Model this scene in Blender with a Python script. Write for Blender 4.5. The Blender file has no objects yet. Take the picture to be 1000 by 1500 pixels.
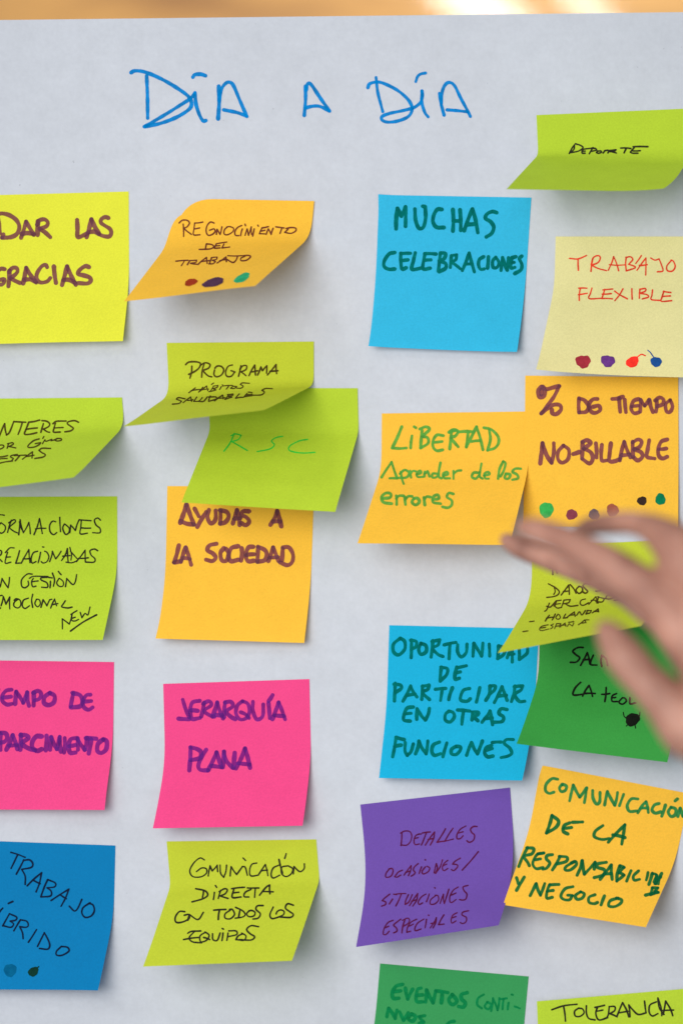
import bpy, bmesh, math, random
import numpy as np
from mathutils import Vector
from mathutils.bvhtree import BVHTree

random.seed(7)
S = bpy.context.scene
COL = S.collection

# ------------------------------------------------------------------ camera
# working units: 1 unit = one photograph pixel measured on the sheet (0.345 mm)
K = 0.000345
H = 3000.0                    # camera height over the sheet, in units
CX, CY = 1880.0, 1290.0        # foot of the camera on the sheet


def world(x, y, h):
    """sheet coordinates (right, down, height) -> metres"""
    return Vector(((x - 500) * K, (750 - y) * K, h * K))


def at(x, y, h):
    """photograph pixel + height over the sheet -> metres"""
    t = h / H
    return world(x + (CX - x) * t, y + (CY - y) * t, h)


cam_d = bpy.data.cameras.new('camera')
cam = bpy.data.objects.new('camera', cam_d)
COL.objects.link(cam)
S.camera = cam
cam.location = world(CX, CY, H)
cam_d.sensor_fit = 'HORIZONTAL'
cam_d.sensor_width = 24
cam_d.lens = 24 * H / 1000
cam_d.shift_x = -(CX - 500) / 1000
cam_d.shift_y = (CY - 750) / 1000
cam_d.clip_start = 0.01
cam_d.clip_end = 50
cam_d.dof.use_dof = True
cam_d.dof.focus_distance = (H - 30) * K
cam_d.dof.aperture_fstop = 2.9

# ------------------------------------------------------------------ light
W = bpy.data.worlds.new('World')
S.world = W
W.use_nodes = True
bg = W.node_tree.nodes['Background']
bg.inputs[0].default_value = (0.78, 0.89, 1.0, 1)
bg.inputs[1].default_value = 0.52


def lamp(name, loc, aim, sx, sy, power, col, spread=180):
    d = bpy.data.lights.new(name, 'AREA')
    d.shape = 'RECTANGLE'
    d.size = sx
    d.size_y = sy
    d.energy = power
    d.color = col
    d.spread = math.radians(spread)
    o = bpy.data.objects.new(name, d)
    COL.objects.link(o)
    o.location = loc
    o.rotation_euler = (Vector(aim) - Vector(loc)).to_track_quat('-Z', 'Y').to_euler()
    return o


lamp('ceiling_softbox', (-0.02, -0.03, 0.88), (0.0, -0.04, 0), 0.74, 0.74, 8.5, (1.0, 0.965, 0.92))
lamp('floor_highlight_lamp', (-1.176, 1.613, 1.70), (-0.219, 0.571, -0.74), 0.115, 0.5, 4.2, (1.0, 0.98, 0.97))  # unseen lamp, added so the varnished floor mirrors a pale patch
lamp('floor_highlight_lamp', (-0.959, 1.613, 1.70), (-0.06, 0.571, -0.74), 0.05, 0.5, 1.7, (1.0, 0.98, 0.97))  # narrower added lamp for the second pale reflection
lamp('floor_fill_lamp', (-0.30, 1.30, -0.10), (-0.30, 0.75, -0.74), 0.5, 0.3, 3.0, (1.0, 0.86, 0.66), 95)  # unseen warm fill, added below sheet level to brighten the floor

S.view_settings.view_transform = 'Standard'
S.view_settings.look = 'None'
S.view_settings.exposure = 0
S.view_settings.gamma = 1
S.render.engine = 'CYCLES'
S.cycles.max_bounces = 8
S.cycles.transparent_max_bounces = 16


# ------------------------------------------------------------------ materials
def lin(c):
    return tuple(((v / 255) / 12.92 if v / 255 <= 0.04045 else ((v / 255 + 0.055) / 1.055) ** 2.4) for v in c)


def mat(name):
    m = bpy.data.materials.new(name)
    m.use_nodes = True
    m.node_tree.nodes.clear()
    return m, m.node_tree.nodes, m.node_tree.links


def noise(N, L, scale, detail=4, rough=0.6, coord='Object', stretch=None):
    tc = N.new('ShaderNodeTexCoord')
    n = N.new('ShaderNodeTexNoise')
    n.inputs['Scale'].default_value = scale
    n.inputs['Detail'].default_value = detail
    n.inputs['Roughness'].default_value = rough
    if stretch:
        mp = N.new('ShaderNodeMapping')
        mp.inputs['Scale'].default_value = stretch[:3]
        if len(stretch) > 3:
            mp.inputs['Rotation'].default_value = (0, 0, stretch[3])
        L.new(tc.outputs[coord], mp.inputs[0])
        L.new(mp.outputs[0], n.inputs['Vector'])
    else:
        L.new(tc.outputs[coord], n.inputs['Vector'])
    return n.outputs['Fac']


def remap(N, L, src, a, b, lo=0.3, hi=0.7):
    r = N.new('ShaderNodeMapRange')
    r.inputs['From Min'].default_value = lo
    r.inputs['From Max'].default_value = hi
    r.inputs['To Min'].default_value = a
    r.inputs['To Max'].default_value = b
    L.new(src, r.inputs['Value'])
    return r.outputs['Result']


def mul(N, L, a, b):
    m = N.new('ShaderNodeMath')
    m.operation = 'MULTIPLY'
    L.new(a, m.inputs[0])
    L.new(b, m.inputs[1])
    return m.outputs[0]


def tint(N, L, col, fac):
    """colour times a grey factor"""
    v = N.new('ShaderNodeVectorMath')
    v.operation = 'SCALE'
    v.inputs[0].default_value = col
    L.new(fac, v.inputs['Scale'])
    return v.outputs[0]


def sheet_material():
    m, N, L = mat('flipchart_paper')
    f1 = remap(N, L, noise(N, L, 90, 6, 0.72), 0.955, 1.04)
    f2 = remap(N, L, noise(N, L, 420, 3, 0.7), 0.97, 1.03)
    f3 = remap(N, L, noise(N, L, 14, 3, 0.5), 0.97, 1.03)
    speck = remap(N, L, noise(N, L, 330, 2, 0.5), 1.0, 0.72, 0.755, 0.80)
    f = mul(N, L, mul(N, L, mul(N, L, f1, f2), f3), speck)
    b = N.new('ShaderNodeBsdfPrincipled')
    L.new(tint(N, L, (0.478, 0.494, 0.536), f), b.inputs['Base Color'])
    b.inputs['Roughness'].default_value = 0.8
    b.inputs['Specular IOR Level'].default_value = 0.15
    bp = N.new('ShaderNodeBump')
    bp.inputs['Strength'].default_value = 0.08
    bp.inputs['Distance'].default_value = 0.0004
    L.new(noise(N, L, 240, 4, 0.6), bp.inputs['Height'])
    L.new(bp.outputs[0], b.inputs['Normal'])
    o = N.new('ShaderNodeOutputMaterial')
    L.new(b.outputs[0], o.inputs[0])
    return m


def note_material(name, rgb, gain=0.88, trans=0.13):
    m, N, L = mat(name)
    c = tuple(min(0.97, v * gain) for v in lin(rgb))
    f = mul(N, L, remap(N, L, noise(N, L, 1100, 3, 0.7), 0.925, 1.07),
            remap(N, L, noise(N, L, 60, 3, 0.6), 0.975, 1.02))
    col = tint(N, L, c, f)
    d = N.new('ShaderNodeBsdfPrincipled')
    L.new(col, d.inputs['Base Color'])
    d.inputs['Roughness'].default_value = 0.75
    d.inputs['Specular IOR Level'].default_value = 0.12
    bp = N.new('ShaderNodeBump')
    bp0 = N.new('ShaderNodeBump')
    bp0.inputs['Strength'].default_value = 0.7
    bp0.inputs['Distance'].default_value = 0.0012
    L.new(noise(N, L, 32, 2, 0.45), bp0.inputs['Height'])
    bp.inputs['Strength'].default_value = 0.22
    bp.inputs['Distance'].default_value = 0.0003
    L.new(noise(N, L, 500, 4, 0.65), bp.inputs['Height'])
    L.new(bp0.outputs[0], bp.inputs['Normal'])
    L.new(bp.outputs[0], d.inputs['Normal'])
    t = N.new('ShaderNodeBsdfTranslucent')
    L.new(col, t.inputs['Color'])
    x = N.new('ShaderNodeMixShader')
    x.inputs[0].default_value = trans
    L.new(d.outputs[0], x.inputs[1])
    L.new(t.outputs[0], x.inputs[2])
    o = N.new('ShaderNodeOutputMaterial')
    L.new(x.outputs[0], o.inputs[0])
    return m


INK = {}


def ink(rgb, see=0.28, name='marker_ink'):
    key = (rgb, see)
    if key in INK:
        return INK[key]
    m, N, L = mat(name)
    c = lin(rgb)
    f = mul(N, L, remap(N, L, noise(N, L, 260, 3, 0.6), 0.8, 1.25),
            remap(N, L, noise(N, L, 1200, 2, 0.6), 0.9, 1.1))
    d = N.new('ShaderNodeBsdfPrincipled')
    at_ = N.new('ShaderNodeAttribute')
    at_.attribute_name = 'density'
    f = mul(N, L, f, remap(N, L, at_.outputs['Fac'], 1.22, 0.5, 0.6, 1.4))
    L.new(tint(N, L, c, f), d.inputs['Base Color'])
    d.inputs['Roughness'].default_value = 0.8
    d.inputs['Specular IOR Level'].default_value = 0.03
    t = N.new('ShaderNodeBsdfTransparent')
    mx = max(c)
    t.inputs[0].default_value = tuple(0.35 + 0.5 * v / max(mx, 0.05) for v in c) + (1,)
    x = N.new('ShaderNodeMixShader')
    sv = N.new('ShaderNodeMapRange')
    sv.inputs['From Min'].default_value = 0.6
    sv.inputs['From Max'].default_value = 1.4
    sv.inputs['To Min'].default_value = min(0.9, see * 1.7)
    sv.inputs['To Max'].default_value = see * 0.3
    L.new(at_.outputs['Fac'], sv.inputs['Value'])
    L.new(sv.outputs['Result'], x.inputs[0])
    L.new(d.outputs[0], x.inputs[1])
    L.new(t.outputs[0], x.inputs[2])
    o = N.new('ShaderNodeOutputMaterial')
    L.new(x.outputs[0], o.inputs[0])
    INK[key] = m
    return m


def skin_material():
    m, N, L = mat('skin')
    r = N.new('ShaderNodeValToRGB')
    r.color_ramp.elements[0].position = 0.3
    r.color_ramp.elements[1].position = 0.72
    r.color_ramp.elements[0].color = (0.18, 0.075, 0.052, 1)
    r.color_ramp.elements[1].color = (0.40, 0.20, 0.145, 1)
    L.new(noise(N, L, 45, 4, 0.6), r.inputs[0])
    b = N.new('ShaderNodeBsdfPrincipled')
    L.new(r.outputs[0], b.inputs['Base Color'])
    b.inputs['Roughness'].default_value = 0.5
    b.inputs['Specular IOR Level'].default_value = 0.35
    b.inputs['Subsurface Weight'].default_value = 0.15
    b.inputs['Subsurface Radius'].default_value = (0.006, 0.0025, 0.0015)
    b.inputs['Subsurface Scale'].default_value = 0.5
    bp = N.new('ShaderNodeBump')
    bp.inputs['Strength'].default_value = 0.3
    bp.inputs['Distance'].default_value = 0.0005
    L.new(noise(N, L, 900, 4, 0.6), bp.inputs['Height'])
    L.new(bp.outputs[0], b.inputs['Normal'])
    o = N.new('ShaderNodeOutputMaterial')
    L.new(b.outputs[0], o.inputs[0])
    return m


def wood_material(name, dark, light, rot=0.9, coat=0.0, rough=0.4):
    m, N, L = mat(name)
    n = noise(N, L, 2.6, 4, 0.55, 'Object', (1.0, 5.0, 1.0, rot))
    r = N.new('ShaderNodeValToRGB')
    r.color_ramp.elements[0].position = 0.33
    r.color_ramp.elements[1].position = 0.66
    r.color_ramp.elements[0].color = dark + (1,)
    r.color_ramp.elements[1].color = light + (1,)
    L.new(n, r.inputs[0])
    b = N.new('ShaderNodeBsdfPrincipled')
    L.new(r.outputs[0], b.inputs['Base Color'])
    b.inputs['Roughness'].default_value = rough
    b.inputs['Coat Weight'].default_value = coat
    b.inputs['Coat Roughness'].default_value = 0.05
    o = N.new('ShaderNodeOutputMaterial')
    L.new(b.outputs[0], o.inputs[0])
    return m


def fabric_material(name, c):
    m, N, L = mat(name)
    b = N.new('ShaderNodeBsdfPrincipled')
    L.new(tint(N, L, c, remap(N, L, noise(N, L, 700, 3), 0.8, 1.2)), b.inputs['Base Color'])
    b.inputs['Roughness'].default_value = 0.9
    o = N.new('ShaderNodeOutputMaterial')
    L.new(b.outputs[0], o.inputs[0])
    return m


# ------------------------------------------------------------------ helpers
def link_mesh(name, verts, faces, material, parent=None, smooth=False):
    me = bpy.data.meshes.new(name)
    me.from_pydata([tuple(v) for v in verts], [], faces)
    me.update()
    me.materials.append(material)
    if smooth:
        me.polygons.foreach_set('use_smooth', [True] * len(me.polygons))
    o = bpy.data.objects.new(name, me)
    COL.objects.link(o)
    if parent:
        o.parent = parent
        o.matrix_parent_inverse = parent.matrix_world.inverted()
    return o


def tag(o, label=None, cat=None, group=None, kind=None):
    if label:
        o['label'] = label
    if cat:
        o['category'] = cat
    if group:
        o['group'] = group
    if kind:
        o['kind'] = kind
    return o


def prism(pts, z0, z1):
    n = len(pts)
    v = [(x, y, z1) for x, y in pts] + [(x, y, z0) for x, y in pts]
    f = [tuple(range(n))[::-1], tuple(range(n, 2 * n))]
    f += [(i, (i + 1) % n, n + (i + 1) % n, n + i) for i in range(n)]
    return v, f


class Ink(list):
    """vertex list that remembers how much ink lies at each vertex"""

    def __init__(self):
        self.d = []

    def put(self, v, d):
        self.append(v)
        self.d.append(d)


def set_density(o, V):
    a = o.data.attributes.new('density', 'FLOAT', 'POINT')
    a.data.foreach_set('value', V.d)


def smooth_pts(pts):
    """split a traced line at sharp corners and round the rest (Catmull-Rom)"""
    runs, cur = [], [pts[0]]
    for i in range(1, len(pts)):
        cur.append(pts[i])
        if i < len(pts) - 1:
            a = np.subtract(pts[i], pts[i - 1])
            b = np.subtract(pts[i + 1], pts[i])
            c = np.dot(a, b) / (np.linalg.norm(a) * np.linalg.norm(b) + 1e-9)
            if c < -0.3:
                runs.append(cur)
                cur = [pts[i]]
    runs.append(cur)
    out = []
    for r in runs:
        r = np.array(r, float)
        if len(r) == 2:
            # a hand never draws a dead straight line
            d = r[1] - r[0]
            n = np.array([-d[1], d[0]]) * random.uniform(-0.035, 0.035)
            r = np.array([r[0], (r[0] + r[1]) / 2 + n, r[1]])
        e = np.vstack([2 * r[0] - r[1], r, 2 * r[-1] - r[-2]])
        q = []
        for i in range(1, len(e) - 2):
            p0, p1, p2, p3 = e[i - 1:i + 3]
            m = max(2, int(np.linalg.norm(p2 - p1) / 1.3))
            for t in np.linspace(0, 1, m, endpoint=False):
                q.append(0.5 * (2 * p1 + (p2 - p0) * t + (2 * p0 - 5 * p1 + 4 * p2 - p3) * t * t
                                + (3 * p1 - p0 - 3 * p2 + p3) * t ** 3))
        q.append(e[-2])
        out.append(np.array(q))
    return out


class Surface:
    """drops pixel points on to a mesh along the line of sight of a pen seen in the photograph"""

    def __init__(self, verts, faces):
        self.t = BVHTree.FromPolygons([Vector(v) for v in verts], faces)
        self.o = world(CX, CY, H)

    def drop(self, x, y, lift):
        d = (at(x, y, 0) - self.o).normalized()
        p, n, _, _ = self.t.ray_cast(self.o, d)
        if p is None:
            return None
        if n.z < 0:
            n = -n
        return p + n * lift


LIFT = [0]


def ribbon(surf, q, width, V, F):
    LIFT[0] = (LIFT[0] + 1) % 12
    lift = 0.00006 + LIFT[0] * 0.000006
    n = len(q)
    if n < 2:
        return
    tan = np.gradient(q, axis=0)
    tan /= np.linalg.norm(tan, axis=1)[:, None] + 1e-9
    r = width / 2
    ph, ph2 = random.uniform(0, 6), random.uniform(0, 6)
    rows = []
    for a in (-1.0, -0.8, -0.45):
        rows.append((q[0] + tan[0] * a * r, tan[0], max(0.18, math.sqrt(1 - a * a))))
    for i in range(n):
        w = 1 + 0.07 * math.sin(i * 0.23 + ph) + 0.05 * math.sin(i * 0.61 + ph2)
        rows.append((q[i], tan[i], w))
    for a in (0.45, 0.8, 1.0):
        rows.append((q[-1] + tan[-1] * a * r, tan[-1], max(0.18, math.sqrt(1 - a * a))))
    prev = None
    m = len(rows)
    base = random.uniform(0.9, 1.1)
    for k_, (p, t, w) in enumerate(rows):
        e_ = min(k_, m - 1 - k_)
        d = base + 0.12 * math.exp(-e_ / 4.0) + 0.12 * math.sin(k_ * 0.31 + ph) * math.sin(k_ * 0.13 + ph2)
        nn = np.array([-t[1], t[0]])
        ids = []
        for s in (-1, 0, 1):
            c = p + nn * s * r * w
            hit = surf.drop(c[0], c[1], lift)
            if hit is None:
                ids.append(None)
            else:
                V.put(hit, d + (0.10 if s else -0.08))
                ids.append(len(V) - 1)
        if prev:
            for k in (0, 1):
                f = (prev[k], prev[k + 1], ids[k + 1], ids[k])
                if None not in f:
                    F.append(f)
        prev = ids


def parse(txt):
    out = []
    for s in txt.split('/'):
        v = [float(a) for a in s.split()]
        if len(v) >= 4:
            out.append([(v[i], v[i + 1]) for i in range(0, len(v) - 1, 2)])
    return out


def write(surf, parent, origin, scale, txt, width, material, name='handwriting', label=None):
    V, F = Ink(), []
    for st in parse(txt):
        pts = [(origin[0] + x / scale, origin[1] + y / scale) for x, y in st]
        for q in smooth_pts(pts):
            ribbon(surf, q, width * (1.2 if width > 3 else 1.1) * random.uniform(0.92, 1.08), V, F)
    if not F:
        return None
    o = link_mesh(name, V, F, material, parent)
    set_density(o, V)
    if label:
        o['label'] = label
    return o


def blot(surf, parent, x, y, rx, ry, ang, material, label, tail=None, wob=0.10, name='ink_dot'):
    LIFT[0] = (LIFT[0] + 1) % 12
    lift = 0.00006 + LIFT[0] * 0.000006
    V, F = Ink(), []
    n, rings = 26, 6
    c = surf.drop(x, y, lift)
    if c is None:
        return
    V.put(c, 0.85)
    p1, p2, p3 = (random.uniform(0, 6) for _ in range(3))
    ca, sa = math.cos(ang), math.sin(ang)
    for k in range(1, rings + 1):
        for i in range(n):
            t = 2 * math.pi * i / n
            m = 1 + wob * (math.sin(3 * t + p1) * 0.6 + math.sin(2 * t + p2) * 0.5 + 0.35 * math.sin(7 * t + p3))
            a, b = rx * m * math.cos(t) * k / rings, ry * m * math.sin(t) * k / rings
            V.put(surf.drop(x + a * ca - b * sa, y + a * sa + b * ca, lift) or c,
                  0.98 + 0.32 * math.sin(k * 2.1 + t * 1.0 + p1) + (0.12 if k == rings else 0))
    for i in range(n):
        j = (i + 1) % n
        F.append((0, 1 + i, 1 + j))
        for k in range(rings - 1):
            F.append((1 + k * n + i, 1 + (k + 1) * n + i, 1 + (k + 1) * n + j, 1 + k * n + j))
    for st in (tail or []):
        for q in smooth_pts(st):
            ribbon(surf, q, 1.7, V, F)
    o = link_mesh(name, V, F, material, parent)
    set_density(o, V)
    o['label'] = label
    return o


def side_curve(x, y, h0, d, th, L, f, w, n=40):
    """profile of one edge of a curling note: stuck flat, then lifting"""
    px, py, h = x, y, h0
    out = [(px, py, h)]
    for i in range(n):
        s = (i + 0.5) / n
        t = min(1, max(0, (s - f) / w))
        a = th * t * t * (3 - 2 * t)
        st = L / n
        px += d[0] * math.cos(a) * st
        py += d[1] * math.cos(a) * st
        h += math.sin(a) * st
        out.append((px, py, h))
    return out


def proj(p):
    m = p[2] / (H - p[2])
    return np.array([p[0] + (p[0] - CX) * m, p[1] + (p[1] - CY) * m])


def solve_side(top, bottom, h0, d0, f, w, side):
    t = h0 / H
    x, y = top[0] + (CX - top[0]) * t, top[1] + (CY - top[1]) * t

    def curve(v):
        th, ph, L = v
        c, s = math.cos(ph), math.sin(ph)
        return side_curve(x, y, h0, (d0[0] * c - d0[1] * s, d0[0] * s + d0[1] * c), th, L, f, w)

    def res(v):
        e = proj(curve(v)[-1])
        return np.array([(e[0] - bottom[0]) / 0.6, (e[1] - bottom[1]) / 0.6,
                         (v[2] - side) / 9.0, v[1] / 0.05, min(0, v[0] - 0.04) / 0.01])

    v = np.array([0.35, 0.0, side])
    lam = 1e-2
    r = res(v)
    for _ in range(120):
        J = np.zeros((5, 3))
        for k, e in enumerate((1e-4, 1e-4, 1e-2)):
            u = v.copy()
            u[k] += e
            J[:, k] = (res(u) - r) / e
        A = J.T @ J
        step = np.linalg.solve(A + lam * np.diag(np.diag(A)), -J.T @ r)
        step[0] = max(-0.2, min(0.2, step[0]))
        r2 = res(v + step)
        if r2 @ r2 < r @ r:
            v, r, lam = v + step, r2, lam * 0.5
        else:
            lam *= 3
    return curve(v), v, r


NOTES = {}


def note(key, TL, TR, BL, BR, material, label, f=(0.25, 0.25), w=(0.35, 0.35), h0=0.5, bow=0.0,
         wave=0.0, corner=None, side=221):
    e = np.subtract(TR, TL).astype(float)
    e /= np.linalg.norm(e)
    d0 = (-e[1], e[0])
    lc, v1, r1 = solve_side(TL, BL, h0, d0, f[0], w[0], side)
    rc, v2, r2 = solve_side(TR, BR, h0, d0, f[1], w[1], side)
    print('NOTE %-10s L th %5.1f ph %5.1f len %5.1f err %.1f | R th %5.1f ph %5.1f len %5.1f err %.1f' % (
        key, math.degrees(v1[0]), math.degrees(v1[1]), v1[2], np.abs(r1[:2]).max(),
        math.degrees(v2[0]), math.degrees(v2[1]), v2[2], np.abs(r2[:2]).max()))
    nu = 24
    rc_ = random.Random(key)
    corner = list(corner or [])
    for cu in (0, 1):
        corner.append((cu, 1, rc_.uniform(0.18, 0.32), rc_.uniform(-2.5, 4.5), 0, 0))
    n = len(lc) - 1
    V = []
    for j in range(n + 1):
        s = j / n
        for i in range(nu + 1):
            u = i / nu
            a, b = np.array(lc[j]), np.array(rc[j])
            p = a * (1 - u) + b * u
            k = s * s
            p[2] += bow * 4 * u * (1 - u) * k + wave * math.sin(u * 6.3) * (1 - s) + 1.6 * math.sin(4.4 * u + TL[0]) * k
            if corner:
                for (cu, cs, rad, dh, du, ds) in corner:
                    q = math.hypot((u - cu), (s - cs)) / rad
                    if q < 1:
                        g = (1 - q) ** 2
                        p[2] += dh * g
                        p[0] += du * g
                        p[1] += ds * g
            p[2] = max(p[2], 0.35)
            V.append(world(*p))
    F = []
    for j in range(n):
        for i in range(nu):
            a = j * (nu + 1) + i
            F.append((a, a + nu + 1, a + nu + 2, a + 1))
    o = link_mesh('sticky_note', V, F, material, smooth=True)
    # origin at the stuck top edge
    c = (V[0] + V[nu]) / 2
    o.data.transform(__import__('mathutils').Matrix.Translation(-c))
    o.location = c
    bpy.context.view_layer.update()
    tag(o, label, 'sticky note', 'handwritten sticky notes stuck on the sheet')
    sf = Surface(V, F)
    NOTES[key] = (o, sf)
    return o, sf


# ------------------------------------------------------------------ setting
fl = link_mesh('floor', [(-4, -4, -0.74), (4, -4, -0.74), (4, 4, -0.74), (-4, 4, -0.74)], [(0, 1, 2, 3)],
               wood_material('varnished_floor', (0.32, 0.145, 0.035), (0.86, 0.46, 0.115), 0.75, 1.0))
tag(fl, kind='structure')

# the big sheet on its stiff backing board
ex = [(-160, 30.5), (1160, 15.2), (1180, 2050), (-180, 2050)]
corners = [((x - 500) * K, (750 - y) * K) for x, y in ex][::-1]
v, f = prism(corners, -0.0045, 0.0)
sheet = link_mesh('paper_sheet', v, f[:], sheet_material())
tag(sheet, 'large white flip chart sheet with a blue handwritten heading, under all the notes', 'paper sheet')
sheet_surf = Surface(v, f)

# ------------------------------------------------------------------ heading
BLUE = ink((0, 120, 184), 0.2, 'blue_marker_ink')
write(sheet_surf, sheet, (180, 80), 3.3333,
      '116 102 120 200 121 308/40 86 60 77 110 84 190 118 270 165 322 205 335 240 320 268 260 305 180 335 105 350/'
      '105 350 200 295 280 245 330 212 352 185/352 185 357 240 375 295 392 322 405 320/342 108 352 96 380 94 403 101/'
      '468 153 470 230 465 312/470 225 480 170 500 140 520 133 540 150 570 220 605 300/605 300 560 282 492 268',
      4.7, BLUE, label='blue heading word')
write(sheet_surf, sheet, (430, 80), 3.3333,
      '58 152 58 220 52 296/62 170 66 146 74 137 90 150 130 210 175 274/175 274 130 252 95 250 60 258',
      4.4, BLUE, label='blue heading letter')
write(sheet_surf, sheet, (430, 80), 3.3333,
      '402 110 410 180 425 240 435 277/362 160 372 140 410 132 450 143 510 175 560 220 578 262 560 300 510 322 460 328 432 318 432 300 470 285 540 270 590 255 620 230 628 200 626 175/'
      '626 178 625 230 640 280 656 302/596 130 605 105 620 93 644 88/712 188 720 240 734 294/'
      '720 245 725 180 740 145 760 134 785 150 815 210 850 275 862 300/850 278 800 272 748 268',
      4.0, BLUE, label='blue heading word')

# ------------------------------------------------------------------ notes
LIME = note_material('lime_paper', (186, 212, 54))
LIME2 = note_material('yellow_lime_paper', (196, 208, 54))
ORANGE = note_material('orange_paper', (253, 194, 62))
YELLOW = note_material('yellow_paper', (232, 232, 62))
CYAN = note_material('cyan_paper', (52, 184, 224))
CYAN2 = note_material('bright_cyan_paper', (22, 176, 218))
BLUEP = note_material('deep_blue_paper', (0, 124, 182))
PINK = note_material('pink_paper', (244, 74, 138))
PURP = note_material('purple_paper', (113, 80, 170))
GREEN = note_material('green_paper', (60, 158, 68))
GREEN2 = note_material('cool_green_paper', (58, 156, 88))
CREAM = note_material('pale_yellow_paper', (232, 222, 158))

INKP = ink((102, 64, 74), 0.26, 'purple_brown_marker_ink')
INKV = ink((104, 40, 128), 0.34, 'violet_marker_ink')
INKB = ink((38, 36, 28), 0.12, 'black_pen_ink')
INKBR = ink((62, 52, 22), 0.14, 'dark_olive_pen_ink')
INKBO = ink((92, 50, 36), 0.14, 'brown_pen_ink')
INKG = ink((0, 92, 86), 0.12, 'dark_green_marker_ink')
INKG2 = ink((12, 86, 52), 0.22, 'dark_green_marker_ink')
INKL = ink((86, 152, 66), 0.26, 'green_marker_ink')
INKGR = ink((52, 182, 62), 0.15, 'bright_green_pen_ink')
INKR = ink((204, 60, 38), 0.15, 'red_pen_ink')
INKM = ink((80, 20, 56), 0.15, 'maroon_pen_ink')
INKG3 = ink((38, 116, 68), 0.24, 'green_marker_ink')
INKN = ink((14, 26, 48), 0.12, 'navy_pen_ink')
INKE = ink((14, 124, 76), 0.3, 'teal_marker_ink')
INKK = ink((20, 22, 18), 0.08, 'black_marker_ink')

# --- yellow, cut by the left edge
o, sf = note('dar', (-31.5, 286), (188.5, 280), (-40, 505), (179, 499), YELLOW,
             'bright yellow note with thick purple lettering DAR LAS GRACIAS, upper left', (0.3, 0.35), (0.5, 0.5))
write(sf, o, (0, 260), 5, '-14 300 -8 350 -4 405/-30 268 20 262 70 275 120 310 142 360 125 410 80 435 15 440/15 440 25 415/'
      '155 440 175 380 192 322/192 322 220 370 248 418/160 412 200 405 245 412/'
      '278 318 276 370 276 418/272 345 290 312 325 305 350 325 340 355 290 374 330 400 368 435/'
      '565 310 568 370 570 435 610 422 645 405/635 435 655 365 670 305 695 360 725 410/645 400 690 395 725 412/'
      '795 295 770 288 742 305 740 330 770 352 805 375 815 405 800 430 760 428 720 412', 5.4, INKP)
write(sf, o, (0, 260), 5, '35 670 5 668 -25 700 -20 760 5 785 28 770 32 745 5 748/70 680 68 740 62 795/'
      '65 692 90 662 122 662 128 690 100 720 75 735 110 755 148 772/170 775 182 715 192 660 225 715 265 768/178 748 220 745 258 760/'
      '345 655 335 638 305 650 272 700 270 745 300 768 345 760 368 735/395 650 400 710 410 770/'
      '455 785 475 715 492 650 520 715 555 785/465 750 505 748 550 770/'
      '652 655 625 648 585 675 572 705 610 715 655 730 665 755 640 775 575 772', 5.4, INKP)

# --- orange, strongly curled
o, sf = note('reg', (249, 290), (460, 294), (181, 441), (374, 419), ORANGE,
             'curled orange note lettered REGNOCIMIENTO DEL TRABAJO with three ink dots', (0.12, 0.08), (0.34, 0.28),
             corner=[(0, 0, 0.30, -1, 16, 24)], h0=2.0)
write(sf, o, (250, 300), 5, '92 140 95 185 95 230/62 132 85 112 120 112 138 132 120 160 95 170 120 192 152 215/'
      '176 132 170 180 168 218 215 218/172 176 212 168/176 132 235 125/'
      '318 132 290 125 265 155 260 195 275 222 305 215 325 195 318 175 285 185/335 215 340 178 362 215 375 160/'
      '420 158 395 180 392 212 418 218 455 195 460 170 430 158 410 162/520 150 490 165 470 195 475 222 500 225/'
      '525 175 512 225/545 140 548 152/545 222 560 175 570 222 590 160 592 215/612 175 600 228/638 148 642 155/'
      '668 170 650 210 690 212/658 192 690 185/668 168 715 158/700 215 715 175 735 215 750 170/'
      '770 160 830 168/815 168 800 208/860 175 835 200 880 208 915 190 915 170 880 165 845 172', 2.0, INKBO)
write(sf, o, (250, 300), 5, '262 285 255 322/262 285 300 290 320 305 290 322 210 326/335 285 320 318 362 315/328 300 360 298/335 284 410 272/390 285 375 315 432 308', 1.9, INKBO)
write(sf, o, (250, 300), 5, '38 412 128 405/100 410 78 445/140 408 122 438/140 408 190 405 185 420 145 428 195 435/'
      '200 436 262 385 268 428/225 415 290 408/300 388 285 430/298 385 340 382 335 398 305 405 328 415 310 430 280 432/'
      '340 425 405 382 408 415/360 408 415 400/418 372 520 372/490 375 478 405 455 422 415 402/'
      '545 375 515 390 515 408 555 405 585 380 570 370 530 372', 1.9, INKBO)
blot(sf, o, 279.8, 413.4, 9.2, 5.2, -0.25, ink((140, 46, 24), 0.06), 'red brown ink dot')
blot(sf, o, 312.4, 413.6, 16.5, 6.2, -0.22, ink((66, 42, 66), 0.06), 'long dark purple ink dot')
blot(sf, o, 354.4, 406.8, 13.2, 5.4, -0.45, ink((40, 152, 104), 0.06), 'green ink dot')

# --- lime, top right
o, sf = note('dep', (785.4, 168), (1005, 158.5), (741.5, 276.5), (977, 279), LIME,
             'lime green note curling up, lettered DEPORTE, at the top right', (0.20, 0.20), (0.12, 0.25), bow=-4,
             corner=[(1, 1, 0.35, 0, -6, -4)])
write(sf, o, (820, 200), 7.143, '160 72 130 110 95 175/150 90 145 130 108 165/160 72 215 90 240 115 190 150 100 168/325 120 248 130 230 152 232 172 262 172/235 152 262 150/345 112 305 178/325 120 370 122 382 140 330 152/'
      '395 150 380 165 400 174 432 162 425 148 395 150/470 144 450 170/466 146 500 140/500 168 518 142/512 144 585 135 572 150 520 156/538 156 588 170/635 118 740 122/690 125 670 168/775 115 735 162 760 172 815 172/760 148 840 145/765 103 918 103', 2.2, INKB)

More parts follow.
